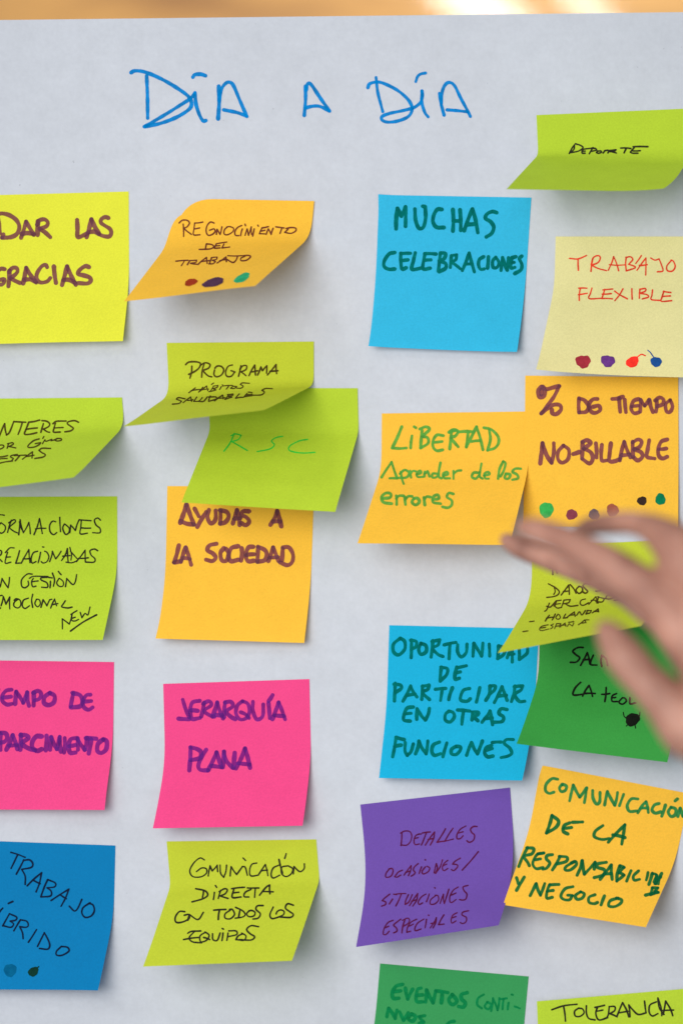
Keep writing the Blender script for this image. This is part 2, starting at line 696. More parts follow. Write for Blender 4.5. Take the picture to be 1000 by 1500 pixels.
# --- cyan
o, sf = note('muc', (555, 285), (778, 289), (541.5, 508), (758, 516), CYAN,
             'sky blue note lettered MUCHAS CELEBRACIONES in dark green marker', (0.3, 0.3), (0.5, 0.5),
             corner=[(0, 0, 0.14, 3, 0, 0)], side=223)
write(sf, o, (530, 270), 3.846, '200 135 193 195 192 248/202 135 222 178 245 125/245 125 246 185 245 235/298 138 302 200 320 245 345 240 358 190 356 125/'
      '356 125 342 122/450 140 425 140 405 170 400 210 420 240 462 242/512 140 515 200 512 262/552 142 556 200 556 258/515 205 552 205/'
      '575 260 598 195 622 138/622 138 640 200 652 270/590 225 640 222/758 158 735 152 705 165 695 190 725 210 742 240 730 275 700 295', 4.9, INKG)
write(sf, o, (550, 350), 4.348, '122 85 85 95 55 140 55 175 85 192 122 190/160 90 160 140 168 190 195 182/160 138 205 132/160 92 222 90/'
      '252 88 240 140 232 192 300 182/315 92 305 140 302 190 348 185/308 135 350 132/312 92 385 95/412 90 405 150 400 205/'
      '412 88 445 92 435 125 405 140 445 155 445 185 405 208/482 105 478 150 475 180/482 105 515 100 510 130 482 145 510 165 538 188/'
      '552 200 575 145 595 88/595 88 610 145 628 208/568 160 615 158/688 112 660 130 655 165 668 192 690 190/718 112 716 150 712 185/'
      '765 115 745 140 748 180 772 180 785 150 765 115/798 200 802 160 808 118/808 118 822 165 838 198/838 198 842 155 845 118/'
      '868 120 860 155 862 185 885 180/860 152 882 148/865 120 892 112/930 108 915 125 930 160 925 195 885 220', 4.3, INKG)

# --- pale yellow
o, sf = note('flex', (813.5, 346), (1033, 346), (786, 542), (1012, 553), CREAM,
             'pale yellow note lettered TRABAJO FLEXIBLE in thin red pen with four ink dots', (0.18, 0.18), (0.3, 0.3), bow=-6, h0=1.6)
write(sf, o, (825, 365), 5.714, '50 75 120 80 192 52/122 80 122 130 125 175/245 75 235 130 230 185/232 130 250 70 290 52 308 70 290 110 235 132 290 160 360 178/375 175 405 110 420 60/420 60 445 120 462 180/385 128 510 130/'
      '525 65 520 120 525 180/522 68 560 62 580 85 545 125 590 140 600 155 525 180/652 52 605 118/615 175 660 110 690 72/690 72 690 140 688 215/635 135 700 128/730 72 765 90 800 80/800 80 820 130 832 180 785 188/900 95 865 140 870 178 910 182 935 145 920 100 900 90', 2.0, INKR)
write(sf, o, (825, 365), 5.714, '140 330 132 380 132 428/128 325 195 325/125 380 198 368/238 325 225 370 215 412 320 410/345 335 332 380 320 412 410 415/325 375 400 370/330 340 412 332/428 350 470 380 535 415/498 330 470 380 430 430/'
      '572 330 575 418/640 335 635 375 635 410/638 335 685 328 685 350 640 368 700 380 710 400 660 415/745 340 740 385 735 420 810 428/840 350 825 400 820 435 905 430/825 395 895 390/835 352 900 362', 2.1, INKR)
blot(sf, o, 853.8, 529.5, 10.2, 10.2, 0.5, ink((142, 40, 52), 0.05), 'dark red ink dot', wob=0.16)
blot(sf, o, 890, 528.8, 9.8, 9.2, 0, ink((86, 44, 108), 0.05), 'purple ink dot', wob=0.15)
blot(sf, o, 926, 530, 10.2, 7.4, -0.4, ink((214, 44, 34), 0.05), 'bright red ink dot with a tail',
     tail=[[(933, 523), (939, 519), (945, 521)]])
blot(sf, o, 960.7, 530, 8, 7.6, 0, ink((24, 66, 122), 0.05), 'blue ink dot with a tail',
     tail=[[(957, 523), (952, 516), (948.5, 513)]])

# --- lime, strongly curled over its neighbour
o, sf = note('rsc', (304, 568), (523.5, 568.5), (266, 736), (491, 750), LIME,
             'lime green note lettered RSC in bright green pen, under a curled lime note', (0.22, 0.22), (0.14, 0.14), h0=1.0)
write(sf, o, (260, 560), 3.7037, '308 278 285 330 252 374/290 290 315 280 345 288 330 310 295 322 335 345 378 370/'
      '570 293 535 300 510 318 525 340 500 362 432 376/705 310 660 318 610 345 605 368 640 380 690 384 745 380', 1.9, INKGR)

o, sf = note('pro', (244, 502), (459.5, 500), (181, 625), (387, 601), LIME2,
             'curled yellow-green note lettered PROGRAMA HÁBITOS SALUDABLES, its corner jutting left', (0.22, 0.2), (0.25, 0.16), h0=1.0)
write(sf, o, (245, 515), 5.556, '200 118 198 165 185 215/150 105 175 85 230 82 270 95 260 130 225 160 175 185/300 100 285 150 280 208/270 110 310 90 348 105 335 135 295 155 330 195 362 205/'
      '385 150 380 185 400 205 440 190 460 150 440 120 405 118 388 135/530 108 495 120 475 165 485 200 520 200 550 165 520 155/'
      '600 115 590 160 580 200/590 145 615 115 645 115 640 145 600 165 640 195/665 195 712 110 718 190/680 165 735 155/735 190 762 125 775 155 810 115 808 175/'
      '815 190 885 105 890 178/835 160 900 155', 2.3, INKBR)
write(sf, o, (245, 515), 5.556, '228 295 175 335/290 290 260 325/195 318 285 308/255 330 320 280 330 318/280 312 335 305/360 268 378 255/375 285 350 325/'
      '375 280 412 275 405 292 370 302 395 312 340 326/440 285 425 308/448 270 452 271/450 280 530 275/500 280 480 305/535 282 515 298 545 300 565 285 535 282/668 258 610 255 595 268 618 282 600 298 565 298', 1.7, INKBR)
write(sf, o, (245, 515), 5.556, '145 385 90 375 75 388 115 405 95 422 42 428/130 415 190 370 198 405/165 398 210 392/240 370 215 405 255 405/285 375 255 405 295 405 325 370/'
      '350 362 335 402/335 370 395 370 400 385 340 405/385 402 450 355 455 385/415 380 470 375/500 350 470 388/490 350 535 345 530 358 490 365 525 372 470 390/'
      '585 345 555 380 620 372/650 340 625 368 690 358/640 352 690 348/690 335 660 330/855 302 800 300 770 315 790 330 765 352 700 355', 1.8, INKBR)

# --- lime, cut by the left edge
o, sf = note('int', (-41, 584), (178.5, 582), (-106, 726), (110, 700), LIME,
             'curled lime note with thin black lettering INTERES, at the left edge', (0.1, 0.06), (0.3, 0.26), h0=1.0)
write(sf, o, (0, 580), 7.143, '-5 420 30 330 50 290/50 290 55 350 68 408/68 408 100 380 145 268/145 268 210 272 270 275/235 275 215 340 190 402/'
      '300 280 275 345 258 400 320 400 385 385/270 350 390 335/300 275 415 252/455 290 440 340 428 382/440 258 490 265 520 290 510 320 455 348 495 375 520 380/'
      '580 285 565 340 562 378 630 378/565 335 660 330/555 290 590 265 690 262/822 275 780 258 715 270 705 290 745 320 768 340 740 365 680 376', 2.3, INKBR)
write(sf, o, (0, 580), 7.143, '-5 515 30 515 42 530 20 550 -5 558/90 500 75 548/80 500 130 490 140 505 95 530 165 545/410 450 350 470 295 520 300 540 360 535 410 510 425 490 370 500/'
      '460 425 448 445/445 500 470 460 480 475 540 455 535 470/600 445 570 460 595 472 640 465 640 448 600 445/540 465 575 460', 1.9, INKBR)
write(sf, o, (0, 580), 7.143, '-5 640 80 625/-5 660 75 655/-5 705 60 690 130 682/180 612 120 625 110 640 140 655 125 675/150 625 275 620/205 628 160 680/235 662 340 585 335 650/275 635 355 620/'
      '528 550 440 548 408 570 440 595 475 615 450 640 365 655', 2.0, INKBR)

# --- orange, libertad
o, sf = note('lib', (559, 605.5), (775, 602.5), (523.5, 796), (746, 798.5), ORANGE,
             'orange note lettered LIBERTAD Aprender de los errores in light green marker', (0.22, 0.22), (0.3, 0.3))
write(sf, o, (510, 590), 3.7037, '290 130 265 190 238 245 280 248 315 245/345 180 340 215 338 245/358 130 366 135/400 150 395 200 392 245/388 142 420 130 440 145 400 182 430 190 432 220 392 245/'
      '515 178 480 175 460 205 460 240 480 260 512 255/465 215 508 210/560 150 555 200 550 250/545 160 570 145 595 155 580 180 555 190 575 215 595 238/'
      '552 158 585 150/595 158 640 155 680 158/650 160 645 200 640 240/640 240 670 180 695 130/695 130 715 190 730 255/665 210 715 205/765 150 770 200 755 258/735 135 775 145 810 180 815 215 795 245 755 258', 3.7, INKL)
write(sf, o, (510, 590), 3.7037, '180 405 205 365 235 322/235 322 250 370 265 410/265 410 225 410/285 375 290 410 300 440/280 385 305 365 330 380 315 405 265 408/335 370 340 405/338 385 350 370 365 372/'
      '370 390 395 380 390 368 372 380 375 402 405 402/415 375 412 400/414 385 430 372 440 400/480 385 458 385 455 405 475 405 490 390/500 325 492 365 490 400 505 410/'
      '515 395 540 388 535 375 515 385 520 408 550 410/570 370 570 412/572 385 590 370 612 367/710 380 680 380 670 402 690 412 708 395/722 330 715 370 712 400 728 412/'
      '735 395 765 388 758 375 738 385 742 410 760 412/812 412 820 360 840 318 852 330 842 370 825 400/855 385 848 408 868 412 878 390 855 385/935 358 905 358 890 375 915 390 920 410 890 418', 3.1, INKL)
write(sf, o, (510, 590), 3.7037, '185 520 225 515 230 495 205 490 182 510 190 540 235 548/260 505 262 552/260 520 275 505 300 505/305 510 310 552/308 525 325 508 345 508/'
      '355 520 345 540 365 555 385 538 375 518 355 520/410 515 415 555/412 525 425 510 445 512/460 525 490 520 485 500 462 510 460 540 500 548/570 495 545 490 535 512 560 530 560 555 540 570 510 565', 3.6, INKL)

# --- orange, tiempo
o, sf = note('tie', (769, 550), (993, 552.5), (766, 771), (993, 773), ORANGE,
             'orange note lettered % DE TIEMPO NO-BILLABLE with a row of ink dots, by the fingers', (0.3, 0.3), (0.5, 0.5), h0=1.4, side=222)
write(sf, o, (750, 540), 4, '170 105 152 130 160 165 185 160 192 130 178 110/172 120 170 150/180 105 200 120 240 110 275 102/275 102 240 170 170 262/'
      '170 262 215 225 250 210 280 215 285 240 260 265 235 262 232 240', 5.0, INKP)
write(sf, o, (780, 570), 4.545, '308 65 305 110 308 155/308 60 345 75 372 115 355 150 310 155/430 65 400 68 375 100 385 145 415 158 448 140 440 110 400 118/'
      '530 65 565 62 600 50/575 60 578 110 582 150/612 70 615 110 620 152/705 65 670 80 655 130 675 160 705 155/660 115 700 110/'
      '715 150 718 70/718 70 745 110 775 70/775 70 785 115 800 152/825 75 825 115 820 150/815 75 845 55 870 70 865 100 828 115/915 72 885 100 890 148 915 150 930 115 915 72', 4.8, INKP)
write(sf, o, (780, 570), 4.545, '50 495 58 425 65 360/65 360 90 435 125 490/125 490 140 425 140 360/205 375 170 415 168 465 195 490 235 465 240 405 205 375/270 432 310 418/'
      '332 350 330 405 328 460/330 352 360 340 385 360 340 395 385 420 400 460 378 495 330 465/420 360 425 410 425 455/460 370 455 425 460 475 490 475/520 360 512 425 510 478 545 480 580 465/'
      '580 475 592 410 608 350/608 350 628 405 650 455/590 440 645 435/665 350 665 405 668 450/665 355 700 335 725 350 710 385 675 400 720 420 730 450 700 475 668 452/'
      '775 340 765 400 760 450 810 462/895 335 855 350 835 400 840 445 865 462 895 450/840 400 890 395', 5.0, INKP)
blot(sf, o, 800, 747, 10, 12, 0, ink((46, 150, 72), 0.1), 'light green ink dot')
blot(sf, o, 837, 753.8, 8, 8, 0, ink((112, 50, 62), 0.05), 'maroon ink dot')
blot(sf, o, 870, 753.8, 8.2, 7.8, 0, ink((88, 72, 76), 0.05), 'grey ink dot')
blot(sf, o, 897, 747.5, 9.2, 9.2, 0, ink((134, 72, 54), 0.05), 'brown ink dot')
blot(sf, o, 940, 733.7, 6.8, 6.8, 0, ink((46, 34, 30), 0.05), 'black ink dot')
blot(sf, o, 967, 731.3, 7.8, 8.2, 0, ink((8, 104, 68), 0.05), 'dark green ink dot')

# --- lime, formaciones
o, sf = note('for', (-49, 728), (171.5, 727), (-70, 938), (150, 937.5), LIME,
             'lime note with four lines of black handwriting and NEW underlined, left edge', (0.28, 0.3), (0.4, 0.4))
write(sf, o, (0, 750), 6.25, '-10 25 40 30/10 100 -15 130 -15 175 15 195 45 170 48 130 10 98/105 75 85 130 70 188/80 100 130 70 142 90 90 140 125 175 160 192/'
      '172 210 180 140 185 70/185 70 195 130 215 190/215 190 245 140 265 95/265 95 275 150 278 200/178 90 200 160/312 208 340 140 362 60 375 125 388 198/325 155 420 150/'
      '510 90 480 85 455 125 460 180 490 208 520 190/548 50 550 110 555 180/590 110 575 150 600 205 630 190 635 150 600 115/640 190 648 120/648 120 690 170 725 70/'
      '745 80 740 140 735 200 800 195/740 145 830 148/725 72 835 80/920 75 895 55 865 75 880 120 915 150 915 190 850 190', 2.0, INKB)
write(sf, o, (0, 750), 6.25, '-5 350 15 360 10 390 -15 415 20 455/70 370 55 420 50 470 100 460/55 415 95 412/50 372 90 330 130 330/180 355 165 410 145 470 182 468/'
      '195 470 230 405 265 345 268 405 275 465/212 430 280 425/345 360 305 375 285 430 295 468 330 455/372 370 350 465/390 320 402 322/'
      '410 360 430 370 448 410 430 455 395 468 378 455/455 455 475 400 480 360 510 430 560 360/565 445 600 390 618 335 620 400 625 460/575 405 640 400/640 325 655 390 650 440/'
      '645 360 690 410 710 440 660 465 605 460/700 455 745 400 780 350 780 405 782 460/720 425 810 420/895 355 865 340 825 355 835 395 870 430 860 460 790 460', 2.0, INKB)
write(sf, o, (0, 750), 6.25, '-10 600 0 690/5 680 20 610 75 695 88 600/295 570 250 570 200 620 200 680 230 695 262 670 258 635/305 610 290 640 300 685 330 680/290 640 350 632/270 608 310 590 440 592/'
      '430 600 375 605 380 625 430 650 435 690 382 690/385 595 480 605/462 635 458 695/480 560 500 620 490 680/540 610 520 650 540 680 575 680 580 640 545 608/535 545 560 575/'
      '600 685 612 610 665 665 690 640 702 575', 2.0, INKB)
write(sf, o, (0, 750), 6.25, '-10 770 20 765/-10 890 5 880/10 860 30 775 55 845 90 780 90 888/165 800 130 830 130 865 165 880 190 855 185 810 150 795 130 810/260 790 215 810 205 860 230 885 270 860/'
      '300 755 290 810 300 875/335 800 320 840 345 870 370 840 360 805 335 800/375 875 395 805 430 860 455 805/465 880 500 800 518 860/480 850 530 840/'
      '455 805 475 800/598 815 575 850 565 870 620 880 660 872', 2.1, INKB)
write(sf, o, (0, 750), 6.25, '572 1072 570 980/570 980 635 1028 660 935/660 940 655 990 685 1000 720 985/660 975 690 965/650 940 705 905/735 920 750 970 780 930 805 945 825 872', 1.8, INKB)
write(sf, o, (0, 750), 6.25, '645 1092 760 1010 885 942/865 950 885 945', 2.4, INKB, name='underline')

# --- orange, ayudas
o, sf = note('ayu', (245, 712), (460, 712.5), (230, 936), (445, 942), ORANGE,
             'orange note lettered AYUDAS A LA SOCIEDAD, tucked under a lime note', (0.35, 0.35), (0.5, 0.5), side=223)
write(sf, o, (240, 735), 5, '120 155 145 85 165 20/165 20 190 90 220 165/122 140 165 160 220 168/225 50 255 105/310 75 275 130 245 185/330 60 320 115 345 160 378 130 380 65/'
      '415 65 415 115 412 160/412 62 460 75 475 110 450 150 412 160/505 160 520 110 535 62/535 62 550 115 555 170/515 125 560 120/'
      '625 70 580 70 570 95 605 115 625 145 600 172 565 155/780 170 810 120 830 68/830 68 845 120 860 180/800 145 850 145', 5.4, INKP)
write(sf, o, (240, 735), 5, '110 320 95 385 75 445 125 435/125 440 140 390 160 335/160 335 180 390 200 462/140 412 190 420/385 308 335 320 320 355 360 380 380 410 355 435 310 425/'
      '440 340 415 375 425 430 460 430 475 380 455 345/545 325 495 340 475 390 490 435 545 425/570 340 572 385 565 432/655 330 620 335 600 385 615 435 660 432/605 390 660 385/'
      '690 335 688 385 685 440/690 330 740 355 755 395 735 430 685 440/765 435 785 385 800 335/800 335 820 385 840 435/775 410 835 405/'
      '870 345 868 390 865 430/870 335 915 335 945 385 940 440 905 465 850 445', 5.2, INKP)

# --- yellow lime behind the hand
o, sf = note('dat', (779, 801), (992, 790), (730, 957), (937, 917), LIME2,
             'curled yellow-green note lettered DATOS MERCADOS HOLANDA ESPAÑA, half behind the hand', (0.12, 0.12), (0.4, 0.4), h0=1.0)
write(sf, o, (755, 820), 5.882, '318 70 320 128/290 72 345 66/350 80 358 115', 2.2, INKBR)
write(sf, o, (755, 820), 5.882, '282 208 340 240 375 275 360 305 320 320 268 325/332 238 340 275 328 300/392 305 430 255 458 218/458 218 462 300/410 275 458 270/470 215 500 250 520 290/'
      '545 230 520 262 545 292 575 270 570 238 545 230/640 210 600 205 580 225 600 250 620 275 600 290 578 278/715 235 728 268/690 272 770 262/740 232 775 250', 2.1, INKBR)
write(sf, o, (755, 820), 5.882, '290 375 268 430 250 445/268 402 300 408 345 358/345 358 330 402/352 355 340 400 360 418 395 412/345 385 385 380/352 355 390 350/415 350 395 408/415 350 470 345 455 372 405 382/425 380 470 402 535 395/'
      '600 340 565 350 555 380 580 395 630 372/630 385 690 320/690 320 710 375/650 352 700 350/715 320 700 375/705 320 765 335 745 365 690 362/850 300 790 310 775 335 810 340 850 325 870 305 850 300/935 315 890 345 850 352', 1.9, INKBR)
write(sf, o, (755, 820), 5.882, '290 480 255 530/340 470 315 520/265 505 330 495/365 470 345 500 365 515 385 500 375 475/430 470 410 505 445 500/440 500 505 452/505 452 512 490/465 480 510 475/525 480 550 450 570 478 600 440/'
      '620 440 605 470/615 438 650 440 640 460 605 468/660 460 710 425/710 425 714 450/675 445 712 445/120 535 158 530', 1.9, INKBR)
write(sf, o, (755, 820), 5.882, '280 562 225 575 205 600 225 612 285 598/215 590 258 584/325 555 302 566 322 580 300 597/352 552 335 595/352 552 388 552 378 570 345 575/378 582 425 548/425 548 432 575/398 568 432 564/'
      '445 575 460 552/460 552 488 572/488 572 500 548/455 540 500 534/540 562 595 520/595 520 605 545/565 548 605 542/595 520 630 520/62 622 105 615', 1.6, INKBR)

# --- pink, left edge
o, sf = note('emp', (-53, 967), (167, 970), (-68, 1186), (153, 1187), PINK,
             'hot pink note lettered EMPO DE PARCIMIENTO, cut by the left edge', (0.3, 0.3), (0.5, 0.5))
write(sf, o, (0, 1000), 5.882, '-40 65 -15 60/-25 62 -25 130 -28 190/100 62 55 70 22 110 22 160 60 190 100 185/25 130 95 122/130 185 135 130 140 80/140 80 175 130 200 175/200 175 220 130 235 85/235 85 235 140 250 200/'
      '292 85 292 140 290 198/285 90 330 72 355 100 340 140 300 155/430 90 385 125 380 175 420 195 465 170 470 115 430 90', 5.2, INKV)
write(sf, o, (0, 1000), 5.882, '632 95 620 150 610 205/625 90 690 110 710 160 690 205 612 215/780 105 745 110 715 160 725 215 765 235 798 215/725 165 785 160', 5.2, INKV)
write(sf, o, (0, 1000), 5.882, '-40 440 -5 435 50 440 62 480 40 510 0 520/5 440 5 580/55 580 85 520 110 455/110 455 135 520 150 575/80 545 145 540/180 450 180 520 175 580/178 455 225 455 245 480 190 525 240 565 300 585/'
      '360 465 315 465 280 510 280 560 320 590 360 575/402 460 402 530 395 585/432 580 438 520 442 470/442 470 465 530 490 575/490 575 505 520 515 470/515 470 518 540 525 598/558 480 560 545 552 605/'
      '660 480 610 490 592 545 605 605 650 605/598 550 650 540/672 580 672 530 670 480/670 490 700 540 730 580/730 580 745 530 750 480/740 480 830 485/785 490 778 550 765 612/'
      '890 490 845 530 840 590 875 608 915 575 920 510 890 490', 5.4, INKV)

# --- pink
o, sf = note('jer', (239, 1002), (453, 995), (225, 1214), (443, 1210), PINK,
             'hot pink note lettered JERARQUÍA PLANA, below the orange notes', (0.3, 0.3), (0.45, 0.45), side=217)
write(sf, o, (245, 1015), 5.263, '120 55 140 120 170 190/170 205 85 200/250 62 195 75 178 130 190 200 250 195/185 135 235 140/285 75 275 130 262 185/275 85 320 65 340 95 285 140 330 175 365 185/'
      '350 185 370 125 385 75/385 75 405 140 430 200/370 170 425 175/445 75 440 130 438 190/445 75 490 70 505 105 455 145 490 185 525 205/'
      '580 65 540 100 530 160 560 205 610 195 635 140 620 85 580 65/565 150 600 165 630 195/660 70 660 140 690 205 735 180 740 90/780 80 785 130 790 195/780 65 812 18/'
      '810 205 835 140 858 75/858 75 885 140 908 205/825 175 900 180', 5.0, INKV)
write(sf, o, (245, 1015), 5.263, '180 425 178 500 170 600/180 422 230 435 260 460 250 505 180 520/300 440 265 495 240 560 255 595 315 600/315 600 350 530 380 460/380 460 400 520 420 575/340 565 415 575/'
      '438 455 433 520 428 575/435 455 455 525 505 580/520 465 515 520 510 580/530 585 570 505 600 430/600 430 620 500 638 580/545 545 635 555', 5.2, INKV)

# --- cyan, oportunidad
o, sf = note('opo', (570, 916), (789, 921), (554, 1140), (766, 1144), CYAN2,
             'bright cyan note lettered OPORTUNIDAD DE PARTICIPAR EN OTRAS FUNCIONES, right of centre', (0.3, 0.3), (0.5, 0.5), side=223)
write(sf, o, (545, 905), 4, '165 120 125 155 125 200 155 218 190 185 190 140 165 120/230 130 230 180 228 235/225 132 258 140 255 170 230 185/285 150 272 185 285 215 315 200 315 165 285 150/'
      '355 135 352 180 345 230/350 140 395 130 385 160 355 180 385 215 415 228/420 160 490 145/455 155 452 200 450 240/500 160 500 200 520 230 550 205 555 155/'
      '590 225 592 190 595 150/595 150 620 190 640 225/640 225 645 190 648 150/685 155 687 190 688 225/740 165 738 200 735 240/740 165 775 180 770 215 735 240/'
      '790 235 805 195 820 165/800 215 830 213/820 165 820 215 820 260/860 180 862 210 860 245/910 180 905 210 862 245', 4.2, INKG)
write(sf, o, (545, 905), 4, '405 290 400 330 398 372/402 290 440 300 435 335 400 370/495 290 485 330 485 362 510 355/485 325 515 318/495 295 550 282', 4.3, INKG)
write(sf, o, (545, 905), 4, '135 385 132 440 130 488/128 390 165 395 170 415 135 440/180 490 205 445 225 400/225 400 240 435 262 465/200 455 250 448/295 400 292 445 290 480/292 402 332 395 325 420 295 440 335 480/'
      '370 420 430 415/410 420 405 455 400 485/470 410 455 450 448 480/570 415 535 425 518 460 520 485 555 490 575 475/630 410 620 455 610 495/690 400 685 450 665 485/688 402 720 400 715 425 685 450/'
      '715 498 740 450 760 405/760 405 775 445 790 485/735 460 785 455/835 400 830 445 815 492/832 405 880 400 870 425 835 450 860 490 892 490', 4.2, INKG)
write(sf, o, (560, 1010), 4.545, '205 118 165 125 145 165 142 205 185 212/150 165 190 160/228 200 228 165 230 130/230 130 262 180 285 205/285 205 305 165 312 128/'
      '445 145 420 165 418 205 450 218 478 185 470 155 440 145/500 138 580 145/540 140 532 190 528 232/600 155 595 205/600 152 638 155 632 172 600 180 635 210/'
      '662 220 700 170 715 145/715 145 725 190 732 235/680 195 730 190/828 135 790 130 775 160 805 185 795 215 740 220', 4.2, INKG)
write(sf, o, (560, 1010), 4.545, '90 325 80 390 68 450/90 320 145 335/82 380 125 372/152 355 150 410 165 440 190 415 205 365/220 430 235 390 242 345/242 345 262 390 290 430/290 430 298 385 302 345/'
      '378 352 340 370 328 410 345 440 385 430/428 358 412 410 402 450/490 380 460 400 460 430 490 435 515 410 520 385 490 380/560 440 575 395 592 355/592 355 612 400 632 430/632 430 650 385 665 345/'
      '725 375 690 390 680 425 700 450 735 445/685 410 730 395/730 355 790 352/870 335 825 335 810 360 845 390 860 425 835 445 790 455', 4.3, INKG)

# --- green, saludar
o, sf = note('sal', (790, 905), (1010, 914), (757, 1090), (977, 1117), GREEN,
             'leaf green note with thin black lettering and a small ink beetle, below the hand', (0.2, 0.2), (0.4, 0.4), bow=-7, h0=0.8)
write(sf, o, (750, 880), 4, '415 275 385 275 355 295 370 315 395 335 375 360 340 362/400 380 425 335 440 305 450 340 455 372/415 348 452 344/475 320 462 350 460 375 495 378/525 320 520 355 525 385/525 322 550 340 560 380', 2.5, INKK)
write(sf, o, (750, 880), 4, '400 480 370 510 355 545 365 555 410 550/412 560 430 525 450 498/450 498 462 530 470 562/425 545 485 545/550 510 548 555 542 592/525 550 570 545/'
      '610 545 585 560 585 590 615 592/585 570 605 568/645 570 625 595 645 608 668 590 660 572 645 570/690 570 690 605 722 600', 2.5, INKK)
blot(sf, o, 926.2, 1054.5, 10.8, 9.4, -0.3, INKK, 'black ink beetle',
     tail=[[(912.5, 1044), (914, 1050), (918, 1053)], [(937, 1044), (936, 1050), (933, 1053)], [(917, 1064), (921, 1060)], [(930.5, 1067), (929, 1059)]])

# --- purple
o, sf = note('det', (527.5, 1179), (746.5, 1154), (521, 1388), (731, 1356), PURP,
             'purple note lettered DETALLES OCASIONES SITUACIONES ESPECIALES in maroon pen', (0.12, 0.12), (0.75, 0.75), h0=1.0)
write(sf, o, (550, 1200), 6.25, '240 130 238 190 232 245/228 130 265 112 310 115 330 150 320 205 285 240 240 240/395 140 365 155 350 205 362 235 400 230/355 180 390 172/395 138 415 140/425 130 500 120/465 125 430 215 418 240/'
      '455 240 500 170 540 120 530 180 500 240/480 190 530 180/640 90 605 150 562 215 625 205/708 85 670 140 632 205 710 185/825 65 775 95 745 140 745 180 775 180 800 155/755 130 800 118/928 70 895 70 868 95 880 125 905 150 895 195 858 215 835 200', 1.9, INKM)
write(sf, o, (550, 1200), 6.25, '125 460 95 500 95 535 140 525 160 480 150 455 120 460/245 470 205 490 175 530 195 535 230 515/260 515 300 460 325 430 320 475 300 520/275 490 315 480/390 410 355 440 345 470 362 490 350 510 325 525/'
      '420 440 398 500/452 374 457 377/455 440 425 480 435 505 480 485 495 450 470 435/535 495 555 410/555 410 565 450 548 500/548 500 590 440 612 375/660 380 625 410 610 450 625 475 660 455/618 430 650 415/'
      '775 360 725 390 705 415 745 420 750 440 715 475 695 465/940 300 870 385 792 470', 1.9, INKM)
write(sf, o, (550, 1200), 6.25, '130 690 85 725 60 750 90 760 90 785 55 800/155 735 125 780/165 690 190 695/185 690 275 685/235 690 210 750 185 798/300 695 275 750 270 785 305 760 335 695/'
      '310 795 345 740 385 685 375 745 340 800/330 755 375 740/460 690 420 715 390 760 400 785 430 770/490 690 465 760/540 630 545 635/555 700 505 740 500 780 540 780 575 745 570 705 545 700/'
      '590 775 620 690/620 690 620 740 628 775/628 775 650 710 670 645/755 625 710 655 680 710 680 760 700 765 735 740/690 700 735 680/845 610 800 625 810 660 835 690 825 735 795 745 768 740', 1.9, INKM)
write(sf, o, (550, 1200), 6.25, '160 930 115 950 80 1000 70 1055 95 1060 125 1030/85 1000 120 985/230 920 190 950 165 975 190 1000 195 1030 165 1045/270 920 250 980 240 1045/245 930 290 910 310 925 300 955 255 985/'
      '375 920 320 950 290 1000 285 1040 320 1030/300 985 345 965/440 920 385 955 360 1000 365 1025 415 1010/465 920 452 998/482 882 488 885/500 1000 540 940 555 905 550 950 525 1000/505 960 550 950/'
      '625 880 600 920 575 970 625 965/745 860 705 885 690 930 700 955 735 935/695 910 735 895/850 842 800 855 790 880 830 905 825 945 795 960 775 950', 1.9, INKM)

# --- orange, comunicacion
o, sf = note('com', (792, 1121), (1010, 1163), (736, 1326), (945, 1359), ORANGE,
             'tilted orange note with thick green lettering about RESPONSABILIDAD Y NEGOCIO', (0.25, 0.25), (0.4, 0.4),
             corner=[(0, 0, 0.12, 2, 3, 1)])
write(sf, o, (730, 1110), 3.7037, '320 118 290 115 258 145 255 180 275 195 300 188/345 145 330 165 340 185 362 178 368 155 345 145/385 235 395 190 405 150/405 150 422 185 440 215/440 215 460 190 478 165/478 165 472 205 465 245/'
      '510 180 512 220 530 252 548 240 550 190/575 258 582 220 590 185/590 185 610 225 630 260/630 260 640 225 645 190/678 200 665 235 655 262/755 225 720 225 698 260 710 292 750 290/'
      '755 300 780 260 800 240/800 240 808 270 812 298/770 275 810 275/870 250 845 258 832 285 850 302 880 295/905 258 895 290 885 318/935 270 920 295 935 320 958 310 960 280 935 270/958 235 970 225/'
      '972 320 985 275/985 275 1000 320/1000 320 1010 285', 3.8, INKG3)
write(sf, o, (730, 1110), 3.7037, '290 315 278 360 260 410/290 315 325 345 310 380 260 410/385 355 355 370 350 400 375 415/355 385 395 380/400 352 455 350/565 370 525 400 520 430 560 445 600 440/'
      '595 460 640 410 685 365/685 365 678 410 668 470/620 420 685 435', 4.2, INKG2)
write(sf, o, (735, 1220), 4, '150 88 120 145 98 200/145 90 185 95 175 125 130 140 150 175 160 195/245 120 205 130 180 180 200 212 240 205/195 160 225 155/210 125 245 120/295 130 265 135 260 155 280 180 260 210 240 215/'
      '340 140 320 180 295 220/335 140 380 145 375 170 320 185/425 170 375 200 370 220 400 220 435 190 430 170 405 178/440 250 460 205 470 165/470 165 475 210 482 245/482 245 515 210 545 175/545 175 540 215/'
      '610 175 560 185 560 205 600 220 590 250 540 265/575 275 610 230 640 190/640 190 640 230 645 275/595 245 640 240/690 195 675 240 672 285/690 195 715 205 685 235 715 250 672 285/'
      '755 225 730 285/800 225 770 255 775 280 805 275/855 235 845 278/880 240 860 305/880 240 905 250 890 290/905 250 900 300/935 240 920 270 915 300/930 260 895 300/'
      '880 325 870 365/880 325 912 325 895 345 912 350 870 365/840 368 915 352', 3.9, INKG2)
